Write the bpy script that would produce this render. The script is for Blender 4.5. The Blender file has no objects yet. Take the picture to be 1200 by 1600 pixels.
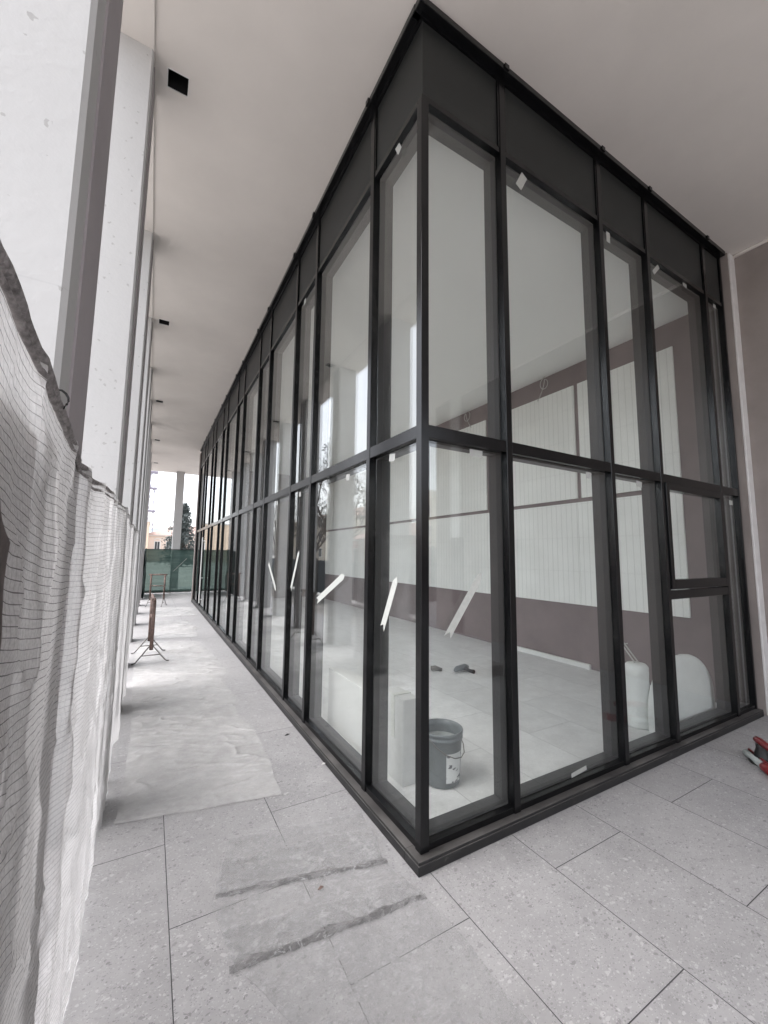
import bpy, bmesh, math, random
from mathutils import Vector, Matrix, noise
R = math.radians
rng = random.Random(7)
C = bpy.context.scene.collection
SC = bpy.context.scene

# ------------------------------------------------------------------ materials
def new_mat(name):
    m = bpy.data.materials.new(name); m.use_nodes = True
    nt = m.node_tree; nt.nodes.clear()
    return m, nt, nt.nodes, nt.links
def N(nt, typ, **kw):
    n = nt.nodes.new(typ)
    for k, v in kw.items():
        if k.startswith('_'): setattr(n, k[1:], v)
        else: n.inputs[k.replace('__', ' ')].default_value = v
    return n
def rgba(c): return (c[0], c[1], c[2], 1)
def ramp(nt, stops, interp='LINEAR'):
    r = nt.nodes.new('ShaderNodeValToRGB'); r.color_ramp.interpolation = interp
    e = r.color_ramp.elements
    while len(e) < len(stops): e.new(0.5)
    for el, (p, c) in zip(e, stops):
        el.position = p; el.color = rgba(c) if len(c) == 3 else c
    return r
def mixc(nt, fac, a, b, mode='MIX'):
    m = nt.nodes.new('ShaderNodeMix'); m.data_type = 'RGBA'; m.blend_type = mode
    for sock, v in ((m.inputs[0], fac), (m.inputs[6], a), (m.inputs[7], b)):
        if hasattr(v, 'is_linked'): nt.links.new(v, sock)
        elif isinstance(v, (int, float)): sock.default_value = v
        else: sock.default_value = rgba(v)
    return m.outputs[2]
def math_n(nt, op, a, b=0.0, clamp=False):
    m = nt.nodes.new('ShaderNodeMath'); m.operation = op; m.use_clamp = clamp
    for i, v in enumerate((a, b)):
        if hasattr(v, 'is_linked'): nt.links.new(v, m.inputs[i])
        else: m.inputs[i].default_value = v
    return m.outputs[0]
def finish(nt, shader):
    o = nt.nodes.new('ShaderNodeOutputMaterial'); nt.links.new(shader, o.inputs[0])
def coords(nt, kind='Object'):
    return nt.nodes.new('ShaderNodeTexCoord').outputs[kind]
def world_pos(nt): return nt.nodes.new('ShaderNodeNewGeometry').outputs['Position']

def simple(name, col, rough=0.6, var=0.12, scale=6, bump=0.0, bscale=60, metal=0.0, spec=0.5):
    m, nt, nd, L = new_mat(name)
    p = world_pos(nt)
    n1 = N(nt, 'ShaderNodeTexNoise', Scale=scale, Detail=6, Roughness=0.6); L.new(p, n1.inputs['Vector'])
    lo = [c * (1 - var) for c in col]; hi = [min(1, c * (1 + var)) for c in col]
    r = ramp(nt, [(0.3, lo), (0.7, hi)]); L.new(n1.outputs[0], r.inputs[0])
    b = N(nt, 'ShaderNodeBsdfPrincipled', Roughness=rough, Metallic=metal)
    b.inputs['Specular IOR Level'].default_value = spec
    L.new(r.outputs[0], b.inputs['Base Color'])
    if bump:
        n2 = N(nt, 'ShaderNodeTexNoise', Scale=bscale, Detail=5); L.new(p, n2.inputs['Vector'])
        bp = N(nt, 'ShaderNodeBump', Strength=bump, Distance=0.01); L.new(n2.outputs[0], bp.inputs['Height'])
        L.new(bp.outputs[0], b.inputs['Normal'])
    finish(nt, b.outputs[0])
    return m

M = {}
M['soffit'] = simple('soffit_plaster', (0.71, 0.668, 0.628), 0.85, 0.06, 0.9, 0.10, 22)
M['mauve'] = simple('mauve_plaster', (0.262, 0.228, 0.212), 0.8, 0.16, 1.3, 0.25, 14)
M['frame'] = simple('black_aluminium', (0.0045, 0.0046, 0.0052), 0.21, 0.15, 30, 0.0, spec=0.32)
M['fascia'] = simple('fascia_sheet', (0.017, 0.0185, 0.018), 0.45, 0.2, 3, 0.03, 30, spec=0.3)
M['inner'] = simple('inner_profile', (0.011, 0.011, 0.012), 0.38, 0.1, 30)
M['dark'] = simple('dark_void', (0.012, 0.012, 0.012), 0.7)
M['whitepaint'] = simple('white_board', (0.72, 0.72, 0.70), 0.6, 0.04, 4)
M['strip'] = simple('pink_white_sealant', (0.64, 0.622, 0.612), 0.6, 0.08, 8)
M['tape'] = simple('paper_tape', (0.54, 0.55, 0.515), 0.7, 0.08, 40, 0.2, 120)
M['sticker'] = simple('sticker', (0.38, 0.385, 0.365), 0.6, 0.05, 60)
M['rust'] = simple('rusty_steel', (0.13, 0.085, 0.07), 0.65, 0.6, 22, 0.4, 120)
M['greysteel'] = simple('dull_steel', (0.15, 0.14, 0.13), 0.5, 0.3, 40, 0.2, 90, metal=0.3)
M['bucket'] = simple('grey_plastic', (0.14, 0.158, 0.165), 0.4, 0.15, 8)
M['roomceil'] = simple('room_ceiling_paint', (0.84, 0.845, 0.82), 0.85, 0.03, 0.5)
M['insul'] = simple('white_fleece', (0.74, 0.76, 0.74), 0.75, 0.05, 5, 0.3, 10)
M['redmetal'] = simple('red_lacquer', (0.19, 0.012, 0.016), 0.28, 0.25, 18)
M['black'] = simple('black_rubber', (0.012, 0.012, 0.012), 0.5, 0.2, 20)
M['clearplastic'] = simple('pale_plastic', (0.42, 0.45, 0.44), 0.25, 0.1, 30)
M['taupe'] = simple('taupe_render', (0.20, 0.172, 0.165), 0.9, 0.15, 18, 0.6, 60)
M['hem'] = simple('net_hem', (0.27, 0.25, 0.245), 0.85, 0.5, 60, 0.8, 110)
M['cablewhite'] = simple('grey_cable', (0.45, 0.45, 0.42), 0.5, 0.1)
M['pinkwall'] = simple('pink_render', (0.70, 0.585, 0.51), 0.9, 0.06, 0.4)
M['orangewall'] = simple('orange_render', (0.60, 0.48, 0.37), 0.9, 0.08, 0.4)
M['yellowwall'] = simple('yellow_render', (0.55, 0.50, 0.42), 0.9, 0.08, 0.3)
M['rooftile'] = simple('roof_tiles', (0.36, 0.255, 0.22), 0.85, 0.25, 3)
M['winglass'] = simple('window_dark', (0.05, 0.055, 0.06), 0.2, 0.2, 3)
M['paleblock'] = simple('pale_block', (0.5, 0.56, 0.58), 0.9, 0.05, 0.2)
M['mast'] = simple('mast_steel', (0.22, 0.20, 0.25), 0.6, 0.1, 1)
M['redbrick'] = simple('red_brick', (0.30, 0.085, 0.065), 0.9, 0.25, 2.5)
M['bark'] = simple('bark', (0.075, 0.055, 0.045), 0.9, 0.3, 12, 0.5, 30)
M['darkmesh'] = simple('dark_hoarding', (0.035, 0.05, 0.062), 0.8, 0.3, 3)
M['maroonmesh'] = simple('maroon_hoarding', (0.045, 0.02, 0.022), 0.8, 0.4, 5)
M['kerb'] = simple('pale_concrete', (0.55, 0.54, 0.52), 0.9, 0.1, 2)

def leaf_mat(name, c1, c2):
    m, nt, nd, L = new_mat(name)
    n1 = N(nt, 'ShaderNodeTexNoise', Scale=1.4, Detail=3); L.new(world_pos(nt), n1.inputs['Vector'])
    r = ramp(nt, [(0.35, c1), (0.7, c2)]); L.new(n1.outputs[0], r.inputs[0])
    b = N(nt, 'ShaderNodeBsdfPrincipled', Roughness=0.7); L.new(r.outputs[0], b.inputs['Base Color'])
    finish(nt, b.outputs[0]); return m
M['conifer'] = leaf_mat('conifer_needles', (0.045, 0.058, 0.056), (0.09, 0.105, 0.10))
M['dryleaf'] = leaf_mat('dry_leaves', (0.10, 0.07, 0.04), (0.20, 0.14, 0.07))
M['ivy'] = leaf_mat('dark_leaves', (0.03, 0.035, 0.028), (0.07, 0.075, 0.055))

# ---- column plaster: white, fine pits and specks, faint pour joints
def plaster_col():
    m, nt, nd, L = new_mat('white_column_plaster')
    p = world_pos(nt)
    n1 = N(nt, 'ShaderNodeTexNoise', Scale=1.2, Detail=5); L.new(p, n1.inputs['Vector'])
    r1 = ramp(nt, [(0.3, (0.45, 0.446, 0.44)), (0.7, (0.50, 0.496, 0.49))]); L.new(n1.outputs[0], r1.inputs[0])
    wn = N(nt, 'ShaderNodeTexNoise', Scale=60.0, Detail=3); L.new(p, wn.inputs['Vector'])
    wa = nt.nodes.new('ShaderNodeVectorMath'); wa.operation = 'MULTIPLY_ADD'; wa.inputs[1].default_value = (.03, .03, .03); L.new(wn.outputs['Color'], wa.inputs[0]); L.new(p, wa.inputs[2])
    v = N(nt, 'ShaderNodeTexVoronoi', Scale=38.0); L.new(wa.outputs[0], v.inputs['Vector'])
    sx = nt.nodes.new('ShaderNodeSeparateXYZ'); L.new(v.outputs['Color'], sx.inputs[0])
    n2 = N(nt, 'ShaderNodeTexNoise', Scale=1.7, Detail=2); L.new(p, n2.inputs['Vector'])
    rare = math_n(nt, 'GREATER_THAN', math_n(nt, 'ADD', sx.outputs[0], math_n(nt, 'MULTIPLY', n2.outputs[0], 0.6)), 1.15)
    near = math_n(nt, 'LESS_THAN', v.outputs['Distance'], math_n(nt, 'MULTIPLY', sx.outputs[1], 0.34))
    spk = math_n(nt, 'MULTIPLY', rare, near)
    c = mixc(nt, math_n(nt, 'MULTIPLY', spk, 0.75), r1.outputs[0], (0.33, 0.32, 0.31))
    # pour joints every 1.33 m
    s = nt.nodes.new('ShaderNodeSeparateXYZ'); L.new(p, s.inputs[0])
    fr = math_n(nt, 'FRACT', math_n(nt, 'MULTIPLY', math_n(nt, 'ADD', s.outputs[2], 0.4), 0.752))
    j = math_n(nt, 'LESS_THAN', fr, 0.003)
    c = mixc(nt, math_n(nt, 'MULTIPLY', j, 0.3), c, (0.4, 0.4, 0.4))
    b = N(nt, 'ShaderNodeBsdfPrincipled', Roughness=0.8); L.new(c, b.inputs['Base Color'])
    n3 = N(nt, 'ShaderNodeTexNoise', Scale=35.0, Detail=6); L.new(p, n3.inputs['Vector'])
    hgt = math_n(nt, 'SUBTRACT', n3.outputs[0], spk)
    bp = N(nt, 'ShaderNodeBump', Strength=0.25, Distance=0.006); L.new(hgt, bp.inputs['Height']); L.new(bp.outputs[0], b.inputs['Normal'])
    finish(nt, b.outputs[0]); return m
M['column'] = plaster_col()
M['endface'] = simple('grey_mauve_end_plaster', (0.36, 0.33, 0.34), 0.85, 0.08, 2.0, 0.2, 30)

# ---- terrazzo-look porcelain paving, 0.6 x 1.2 m running bond
def paving(name, base, chipk=1.0, rough=0.55, dust=0.0):
    m, nt, nd, L = new_mat(name)
    p = world_pos(nt)
    s = nt.nodes.new('ShaderNodeSeparateXYZ'); L.new(p, s.inputs[0])
    cb = nt.nodes.new('ShaderNodeCombineXYZ')
    L.new(math_n(nt, 'ADD', s.outputs[1], 0.30), cb.inputs[0]); L.new(math_n(nt, 'ADD', s.outputs[0], -0.075), cb.inputs[1])
    br = nt.nodes.new('ShaderNodeTexBrick'); br.offset = 0.5; br.offset_frequency = 2
    br.inputs['Scale'].default_value = 1.0; br.inputs['Mortar Size'].default_value = 0.0021
    br.inputs['Mortar Smooth'].default_value = 0.15; br.inputs['Brick Width'].default_value = 1.2; br.inputs['Row Height'].default_value = 0.6
    br.inputs['Color1'].default_value = (0, 0, 0, 1); br.inputs['Color2'].default_value = (1, 1, 1, 1); br.inputs['Mortar'].default_value = (.5, .5, .5, 1)
    L.new(cb.outputs[0], br.inputs['Vector'])
    tile = nt.nodes.new('ShaderNodeSeparateColor'); L.new(br.outputs['Color'], tile.inputs[0])
    # per-tile shift of the chip pattern
    sh = nt.nodes.new('ShaderNodeVectorMath'); sh.operation = 'MULTIPLY_ADD'
    sh.inputs[0].default_value = (1, 1, 1)
    off = nt.nodes.new('ShaderNodeCombineXYZ')
    L.new(math_n(nt, 'MULTIPLY', tile.outputs[0], 37.0), off.inputs[2])
    va = nt.nodes.new('ShaderNodeVectorMath'); va.operation = 'ADD'; L.new(p, va.inputs[0]); L.new(off.outputs[0], va.inputs[1])
    # warp
    wn = N(nt, 'ShaderNodeTexNoise', Scale=14.0, Detail=3); L.new(va.outputs[0], wn.inputs['Vector'])
    ws = nt.nodes.new('ShaderNodeVectorMath'); ws.operation = 'SCALE'; ws.inputs['Scale'].default_value = 0.05
    L.new(wn.outputs['Color'], ws.inputs[0])
    vw = nt.nodes.new('ShaderNodeVectorMath'); vw.operation = 'ADD'; L.new(va.outputs[0], vw.inputs[0]); L.new(ws.outputs[0], vw.inputs[1])
    n1 = N(nt, 'ShaderNodeTexNoise', Scale=5.0, Detail=9, Roughness=0.72); L.new(va.outputs[0], n1.inputs['Vector'])
    r1 = ramp(nt, [(0.32, [b * 0.86 for b in base]), (0.68, [b * 1.12 for b in base])]); L.new(n1.outputs[0], r1.inputs[0])
    col = r1.outputs[0]
    for sc, keep, rad, dk, lt, st in ((19, 0.84, 0.30, 0.70, 1.32, 0.5), (38, 0.66, 0.34, 0.60, 1.42, 0.6), (80, 0.50, 0.38, 0.56, 1.42, 0.62), (170, 0.45, 0.42, 0.58, 1.4, 0.55)):
        mp = nt.nodes.new('ShaderNodeMapping'); mp.inputs['Scale'].default_value = (0.8, 1.15, 1); mp.inputs['Rotation'].default_value = (0, 0, sc * 0.37)
        L.new(vw.outputs[0], mp.inputs['Vector'])
        v = N(nt, 'ShaderNodeTexVoronoi', Scale=float(sc)); L.new(mp.outputs[0], v.inputs['Vector'])
        cs = nt.nodes.new('ShaderNodeSeparateColor'); L.new(v.outputs['Color'], cs.inputs[0])
        sel = math_n(nt, 'GREATER_THAN', cs.outputs[0], keep)
        r_ = math_n(nt, 'MULTIPLY', math_n(nt, 'ADD', cs.outputs[1], 0.35), rad)
        inside = math_n(nt, 'MULTIPLY', math_n(nt, 'SUBTRACT', r_, v.outputs['Distance']), 14.0, True)
        cc = ramp(nt, [(0.0, [b * dk for b in base]), (0.4, [b * (dk + .16) for b in base]), (0.6, [min(1, b * (lt - .15)) for b in base]), (1.0, [min(1, b * lt) for b in base])])
        L.new(cs.outputs[2], cc.inputs[0])
        col = mixc(nt, math_n(nt, 'MULTIPLY', math_n(nt, 'MULTIPLY', sel, inside), st * chipk), col, cc.outputs[0])
    # tile tone and broad dust
    tone = math_n(nt, 'ADD', math_n(nt, 'MULTIPLY', tile.outputs[0], 0.10), 0.95)
    tc = nt.nodes.new('ShaderNodeVectorMath'); tc.operation = 'SCALE'; L.new(col, tc.inputs[0]); L.new(tone, tc.inputs['Scale'])
    col = tc.outputs[0]
    n4 = N(nt, 'ShaderNodeTexNoise', Scale=0.8, Detail=7, Roughness=0.65); L.new(p, n4.inputs['Vector'])
    r4 = ramp(nt, [(0.42, (0, 0, 0)), (0.75, (1, 1, 1))]); L.new(n4.outputs[0], r4.inputs[0])
    col = mixc(nt, math_n(nt, 'MULTIPLY', r4.outputs[0], 0.22 + dust), col, (0.52, 0.50, 0.49))
    # joint dirt
    col = mixc(nt, math_n(nt, 'MULTIPLY', br.outputs['Fac'], 0.96 if chipk > .7 else .5), col, (0.03, 0.03, 0.032))
    b = N(nt, 'ShaderNodeBsdfPrincipled', Roughness=rough); b.inputs['Specular IOR Level'].default_value = 0.4
    L.new(col, b.inputs['Base Color'])
    rr = ramp(nt, [(0.3, (rough - .08,) * 3), (0.7, (rough + .14,) * 3)]); L.new(n1.outputs[0], rr.inputs[0]); L.new(rr.outputs[0], b.inputs['Roughness'])
    bp = N(nt, 'ShaderNodeBump', Strength=0.6, Distance=0.003)
    hh = math_n(nt, 'SUBTRACT', math_n(nt, 'MULTIPLY', n1.outputs[0], 0.12), br.outputs['Fac']); L.new(hh, bp.inputs['Height'])
    L.new(bp.outputs[0], b.inputs['Normal'])
    finish(nt, b.outputs[0]); return m
M['paving'] = paving('terrazzo_paving', (0.338, 0.331, 0.333), 1.5)
M['roomfloor'] = paving('room_floor_tile', (0.68, 0.685, 0.68), 0.45, 0.4, 0.12)
M['ground'] = simple('pale_gravel', (0.36, 0.34, 0.32), 0.95, 0.3, 0.8, 0.5, 18)

# ---- glass: clear double glazing, mirror share by Schlick
def glass(name, tint, r0):
    m, nt, nd, L = new_mat(name)
    lw = N(nt, 'ShaderNodeLayerWeight', Blend=0.5)
    f5 = math_n(nt, 'POWER', lw.outputs['Facing'], 5.0)
    fac = math_n(nt, 'ADD', math_n(nt, 'MULTIPLY', f5, 1 - r0), r0, True)
    t = N(nt, 'ShaderNodeBsdfTransparent', Color=rgba(tint)); g = N(nt, 'ShaderNodeBsdfGlossy', Roughness=0.0, Color=(0.95, 0.97, 0.97, 1))
    wv = N(nt, 'ShaderNodeTexNoise', Scale=1.6, Detail=1); L.new(world_pos(nt), wv.inputs['Vector'])
    wb = N(nt, 'ShaderNodeBump', Strength=0.03, Distance=0.004); L.new(wv.outputs[0], wb.inputs['Height']); L.new(wb.outputs[0], g.inputs['Normal'])
    # faint smears of dust
    n1 = N(nt, 'ShaderNodeTexNoise', Scale=3.0, Detail=8, Roughness=0.7); L.new(world_pos(nt), n1.inputs['Vector'])
    r1 = ramp(nt, [(0.45, (0, 0, 0)), (0.85, (1, 1, 1))]); L.new(n1.outputs[0], r1.inputs[0])
    d = N(nt, 'ShaderNodeBsdfDiffuse', Color=(0.6, 0.6, 0.6, 1))
    md = nt.nodes.new('ShaderNodeMixShader'); L.new(math_n(nt, 'MULTIPLY', r1.outputs[0], 0.012), md.inputs[0]); L.new(t.outputs[0], md.inputs[1]); L.new(d.outputs[0], md.inputs[2])
    mx = nt.nodes.new('ShaderNodeMixShader'); L.new(fac, mx.inputs[0]); L.new(md.outputs[0], mx.inputs[1]); L.new(g.outputs[0], mx.inputs[2])
    finish(nt, mx.outputs[0]); return m
M['glass'] = glass('window_glass', (0.98, 0.988, 0.982), 0.075)

# ---- dusty black sill
def sill_mat():
    m, nt, nd, L = new_mat('dusty_black_sill')
    p = world_pos(nt)
    n1 = N(nt, 'ShaderNodeTexNoise', Scale=9.0, Detail=8, Roughness=0.75); L.new(p, n1.inputs['Vector'])
    r1 = ramp(nt, [(0.40, (0.008, 0.008, 0.009)), (0.63, (0.016, 0.0155, 0.015)), (0.8, (0.13, 0.125, 0.12))]); L.new(n1.outputs[0], r1.inputs[0])
    up = nt.nodes.new('ShaderNodeSeparateXYZ'); L.new(nt.nodes.new('ShaderNodeNewGeometry').outputs['Normal'], up.inputs[0])
    dust = math_n(nt, 'MULTIPLY', math_n(nt, 'GREATER_THAN', up.outputs[2], 0.6), 0.75)
    n2 = N(nt, 'ShaderNodeTexNoise', Scale=4.0, Detail=6); L.new(p, n2.inputs['Vector'])
    dc = ramp(nt, [(0.35, (0.06, 0.056, 0.054)), (0.65, (0.155, 0.146, 0.14))]); L.new(n2.outputs[0], dc.inputs[0])
    c = mixc(nt, dust, r1.outputs[0], dc.outputs[0])
    b = N(nt, 'ShaderNodeBsdfPrincipled', Roughness=0.5); L.new(c, b.inputs['Base Color'])
    bp = N(nt, 'ShaderNodeBump', Strength=0.3, Distance=0.004); L.new(n1.outputs[0], bp.inputs['Height']); L.new(bp.outputs[0], b.inputs['Normal'])
    finish(nt, b.outputs[0]); return m
M['sill'] = sill_mat()

# ---- ribbed white sheeting
def ribbed():
    m, nt, nd, L = new_mat('ribbed_white_sheet')
    p = world_pos(nt); s = nt.nodes.new('ShaderNodeSeparateXYZ'); L.new(p, s.inputs[0])
    fr = math_n(nt, 'FRACT', math_n(nt, 'MULTIPLY', s.outputs[1], 1 / 0.092))
    tri = math_n(nt, 'ABSOLUTE', math_n(nt, 'SUBTRACT', fr, 0.5))
    line = math_n(nt, 'LESS_THAN', tri, 0.06)
    fz = math_n(nt, 'FRACT', math_n(nt, 'MULTIPLY', math_n(nt, 'ADD', s.outputs[2], 0.13), 1 / 0.52))
    lz = math_n(nt, 'LESS_THAN', fz, 0.012)
    n1 = N(nt, 'ShaderNodeTexNoise', Scale=2.0, Detail=5); L.new(p, n1.inputs['Vector'])
    r1 = ramp(nt, [(0.3, (0.77, 0.78, 0.75)), (0.7, (0.84, 0.85, 0.82))]); L.new(n1.outputs[0], r1.inputs[0])
    c = mixc(nt, math_n(nt, 'MULTIPLY', line, 0.28), r1.outputs[0], (0.35, 0.37, 0.34))
    c = mixc(nt, math_n(nt, 'MULTIPLY', lz, 0.25), c, (0.35, 0.36, 0.34))
    b = N(nt, 'ShaderNodeBsdfPrincipled', Roughness=0.55); L.new(c, b.inputs['Base Color'])
    bp = N(nt, 'ShaderNodeBump', Strength=0.4, Distance=0.01); L.new(math_n(nt, 'MULTIPLY', line, -1.0), bp.inputs['Height']); L.new(bp.outputs[0], b.inputs['Normal'])
    finish(nt, b.outputs[0]); return m
M['ribbed'] = ribbed()

# ---- knitted white scaffold net (uses uv: u = metres along, v = metres up)
def net_mat():
    m, nt, nd, L = new_mat('knitted_white_net')
    uv = coords(nt, 'UV')
    n0 = N(nt, 'ShaderNodeTexNoise', Scale=7.0, Detail=4); L.new(uv, n0.inputs['Vector'])
    s = nt.nodes.new('ShaderNodeSeparateXYZ'); L.new(uv, s.inputs[0])
    vv = math_n(nt, 'ADD', s.outputs[1], math_n(nt, 'MULTIPLY', n0.outputs[0], 0.012))
    fv = math_n(nt, 'FRACT', math_n(nt, 'MULTIPLY', vv, 1 / 0.0155))
    tri = math_n(nt, 'ABSOLUTE', math_n(nt, 'SUBTRACT', fv, 0.5))
    n1 = N(nt, 'ShaderNodeTexNoise', Scale=40.0, Detail=4); L.new(uv, n1.inputs['Vector'])
    wid = math_n(nt, 'MULTIPLY', n1.outputs[0], 0.095)
    line = math_n(nt, 'LESS_THAN', tri, wid)
    fu = math_n(nt, 'FRACT', math_n(nt, 'MULTIPLY', math_n(nt, 'ADD', s.outputs[0], math_n(nt, 'MULTIPLY', n1.outputs[0], 0.01)), 1 / 0.011))
    lu = math_n(nt, 'LESS_THAN', math_n(nt, 'ABSOLUTE', math_n(nt, 'SUBTRACT', fu, 0.5)), 0.09)
    n2 = N(nt, 'ShaderNodeTexNoise', Scale=2.2, Detail=6, Roughness=0.65); L.new(uv, n2.inputs['Vector'])
    r2 = ramp(nt, [(0.3, (0.74, 0.725, 0.715)), (0.7, (0.86, 0.85, 0.845))]); L.new(n2.outputs[0], r2.inputs[0])
    n3 = N(nt, 'ShaderNodeTexNoise', Scale=160.0, Detail=2); L.new(uv, n3.inputs['Vector'])
    r3 = ramp(nt, [(0.35, (0.82,) * 3), (0.65, (1.0,) * 3)]); L.new(n3.outputs[0], r3.inputs[0])
    c = mixc(nt, 1.0, r2.outputs[0], r3.outputs[0], 'MULTIPLY')
    c = mixc(nt, math_n(nt, 'MULTIPLY', lu, 0.26), c, (0.3, 0.29, 0.28))
    c = mixc(nt, math_n(nt, 'MULTIPLY', line, 0.85), c, (0.16, 0.15, 0.15))
    d = N(nt, 'ShaderNodeBsdfDiffuse'); t = N(nt, 'ShaderNodeBsdfTranslucent'); L.new(c, d.inputs[0]); L.new(c, t.inputs[0])
    mx = N(nt, 'ShaderNodeMixShader', Fac=0.20); L.new(d.outputs[0], mx.inputs[1]); L.new(t.outputs[0], mx.inputs[2])
    bp = N(nt, 'ShaderNodeBump', Strength=0.5, Distance=0.003); L.new(math_n(nt, 'SUBTRACT', n3.outputs[0], line), bp.inputs['Height']); L.new(bp.outputs[0], d.inputs['Normal'])
    # open knit: lets light through face on, closes up edge on
    lw = N(nt, 'ShaderNodeLayerWeight', Blend=0.5)
    op = math_n(nt, 'MULTIPLY', math_n(nt, 'SUBTRACT', 1.0, lw.outputs['Facing']), 0.66)
    tr = N(nt, 'ShaderNodeBsdfTransparent'); m2 = nt.nodes.new('ShaderNodeMixShader')
    L.new(op, m2.inputs[0]); L.new(mx.outputs[0], m2.inputs[1]); L.new(tr.outputs[0], m2.inputs[2])
    finish(nt, m2.outputs[0]); return m
M['net'] = net_mat()

# ---- thin wrinkled dust-sheet film
def film(name, alpha, col, spec=0.6, dirt=0.25, var=0.13, sc=2.5, bump=0.7):
    m, nt, nd, L = new_mat(name)
    p = world_pos(nt)
    n1 = N(nt, 'ShaderNodeTexNoise', Scale=sc, Detail=9, Roughness=0.72); L.new(p, n1.inputs['Vector'])
    r1 = ramp(nt, [(0.34, (max(0, alpha - var),) * 3), (0.66, (min(1, alpha + var),) * 3)]); L.new(n1.outputs[0], r1.inputs[0])
    n2 = N(nt, 'ShaderNodeTexNoise', Scale=6.0, Detail=9, Roughness=0.8); L.new(p, n2.inputs['Vector'])
    r2 = ramp(nt, [(0.52, (0, 0, 0)), (0.72, (1, 1, 1))]); L.new(n2.outputs[0], r2.inputs[0])
    c = mixc(nt, math_n(nt, 'MULTIPLY', r2.outputs[0], dirt), col, (0.28, 0.265, 0.25))
    # white crease scratches
    mq = nt.nodes.new('ShaderNodeMapping'); mq.inputs['Scale'].default_value = (0.7, 1.6, 1); mq.inputs['Rotation'].default_value = (0, 0, 0.5); L.new(p, mq.inputs['Vector'])
    n5 = N(nt, 'ShaderNodeTexNoise', Scale=11.0, Detail=6, Roughness=0.62); n5.inputs['Distortion'].default_value = 2.0; L.new(mq.outputs[0], n5.inputs['Vector'])
    cre = math_n(nt, 'SUBTRACT', 1.0, math_n(nt, 'MULTIPLY', math_n(nt, 'ABSOLUTE', math_n(nt, 'SUBTRACT', n5.outputs[0], 0.5)), 38.0), True)
    c = mixc(nt, math_n(nt, 'MULTIPLY', cre, 0.55), c, (0.72, 0.72, 0.72))
    b = N(nt, 'ShaderNodeBsdfPrincipled', Roughness=0.38); b.inputs['Specular IOR Level'].default_value = spec
    L.new(c, b.inputs['Base Color'])
    mp = nt.nodes.new('ShaderNodeMapping'); mp.inputs['Scale'].default_value = (0.55, 3.4, 1); mp.inputs['Rotation'].default_value = (0, 0, 0.22); L.new(p, mp.inputs['Vector'])
    n3 = N(nt, 'ShaderNodeTexNoise', Scale=5.0, Detail=8, Roughness=0.60); n3.inputs['Distortion'].default_value = 0.9; L.new(mp.outputs[0], n3.inputs['Vector'])
    bp = N(nt, 'ShaderNodeBump', Strength=bump, Distance=0.012); L.new(n3.outputs[0], bp.inputs['Height']); L.new(bp.outputs[0], b.inputs['Normal'])
    t = N(nt, 'ShaderNodeBsdfTransparent')
    mx = nt.nodes.new('ShaderNodeMixShader'); L.new(r1.outputs[0], mx.inputs[0]); L.new(t.outputs[0], mx.inputs[1]); L.new(b.outputs[0], mx.inputs[2])
    finish(nt, mx.outputs[0]); return m
M['film'] = film('dust_sheet_film', 0.60, (0.60, 0.59, 0.58), 0.7, 0.3)
M['filmclear'] = film('clear_film', 0.37, (0.45, 0.443, 0.443), 0.6, 0.3, 0.30, 4.0, 0.8)
M['felt'] = film('felt_strip', 0.42, (0.41, 0.405, 0.405), 0.2, 0.4, 0.38, 9.0, 0.9)

# ---- green privacy mesh
def greenmesh():
    m, nt, nd, L = new_mat('green_privacy_mesh')
    p = world_pos(nt)
    mp = nt.nodes.new('ShaderNodeMapping'); mp.inputs['Scale'].default_value = (0.6, 0.6, 7); L.new(p, mp.inputs['Vector'])
    n1 = N(nt, 'ShaderNodeTexNoise', Scale=1.6, Detail=6); L.new(mp.outputs[0], n1.inputs['Vector'])
    r1 = ramp(nt, [(0.3, (0.028, 0.050, 0.044)), (0.7, (0.058, 0.088, 0.078))]); L.new(n1.outputs[0], r1.inputs[0])
    d = N(nt, 'ShaderNodeBsdfDiffuse'); t = N(nt, 'ShaderNodeBsdfTranslucent'); L.new(r1.outputs[0], d.inputs[0]); L.new(r1.outputs[0], t.inputs[0])
    mx = N(nt, 'ShaderNodeMixShader', Fac=0.55); L.new(d.outputs[0], mx.inputs[1]); L.new(t.outputs[0], mx.inputs[2])
    tr = N(nt, 'ShaderNodeBsdfTransparent', Color=(0.75, 0.95, 0.88, 1))
    m2 = N(nt, 'ShaderNodeMixShader', Fac=0.13); L.new(mx.outputs[0], m2.inputs[1]); L.new(tr.outputs[0], m2.inputs[2])
    finish(nt, m2.outputs[0]); return m
M['green'] = greenmesh()

# bucket label with printed-looking smudges
def label_mat():
    m, nt, nd, L = new_mat('bucket_label_paper')
    p = world_pos(nt)
    mp = nt.nodes.new('ShaderNodeMapping'); mp.inputs['Scale'].default_value = (18, 18, 30); L.new(p, mp.inputs['Vector'])
    n1 = N(nt, 'ShaderNodeTexNoise', Scale=1.0, Detail=3); L.new(mp.outputs[0], n1.inputs['Vector'])
    r1 = ramp(nt, [(0.60, (0.68, 0.69, 0.68)), (0.64, (0.12, 0.12, 0.13))]); L.new(n1.outputs[0], r1.inputs[0])
    b = N(nt, 'ShaderNodeBsdfPrincipled', Roughness=0.5); L.new(r1.outputs[0], b.inputs['Base Color'])
    finish(nt, b.outputs[0]); return m
M['label'] = label_mat()

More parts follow.
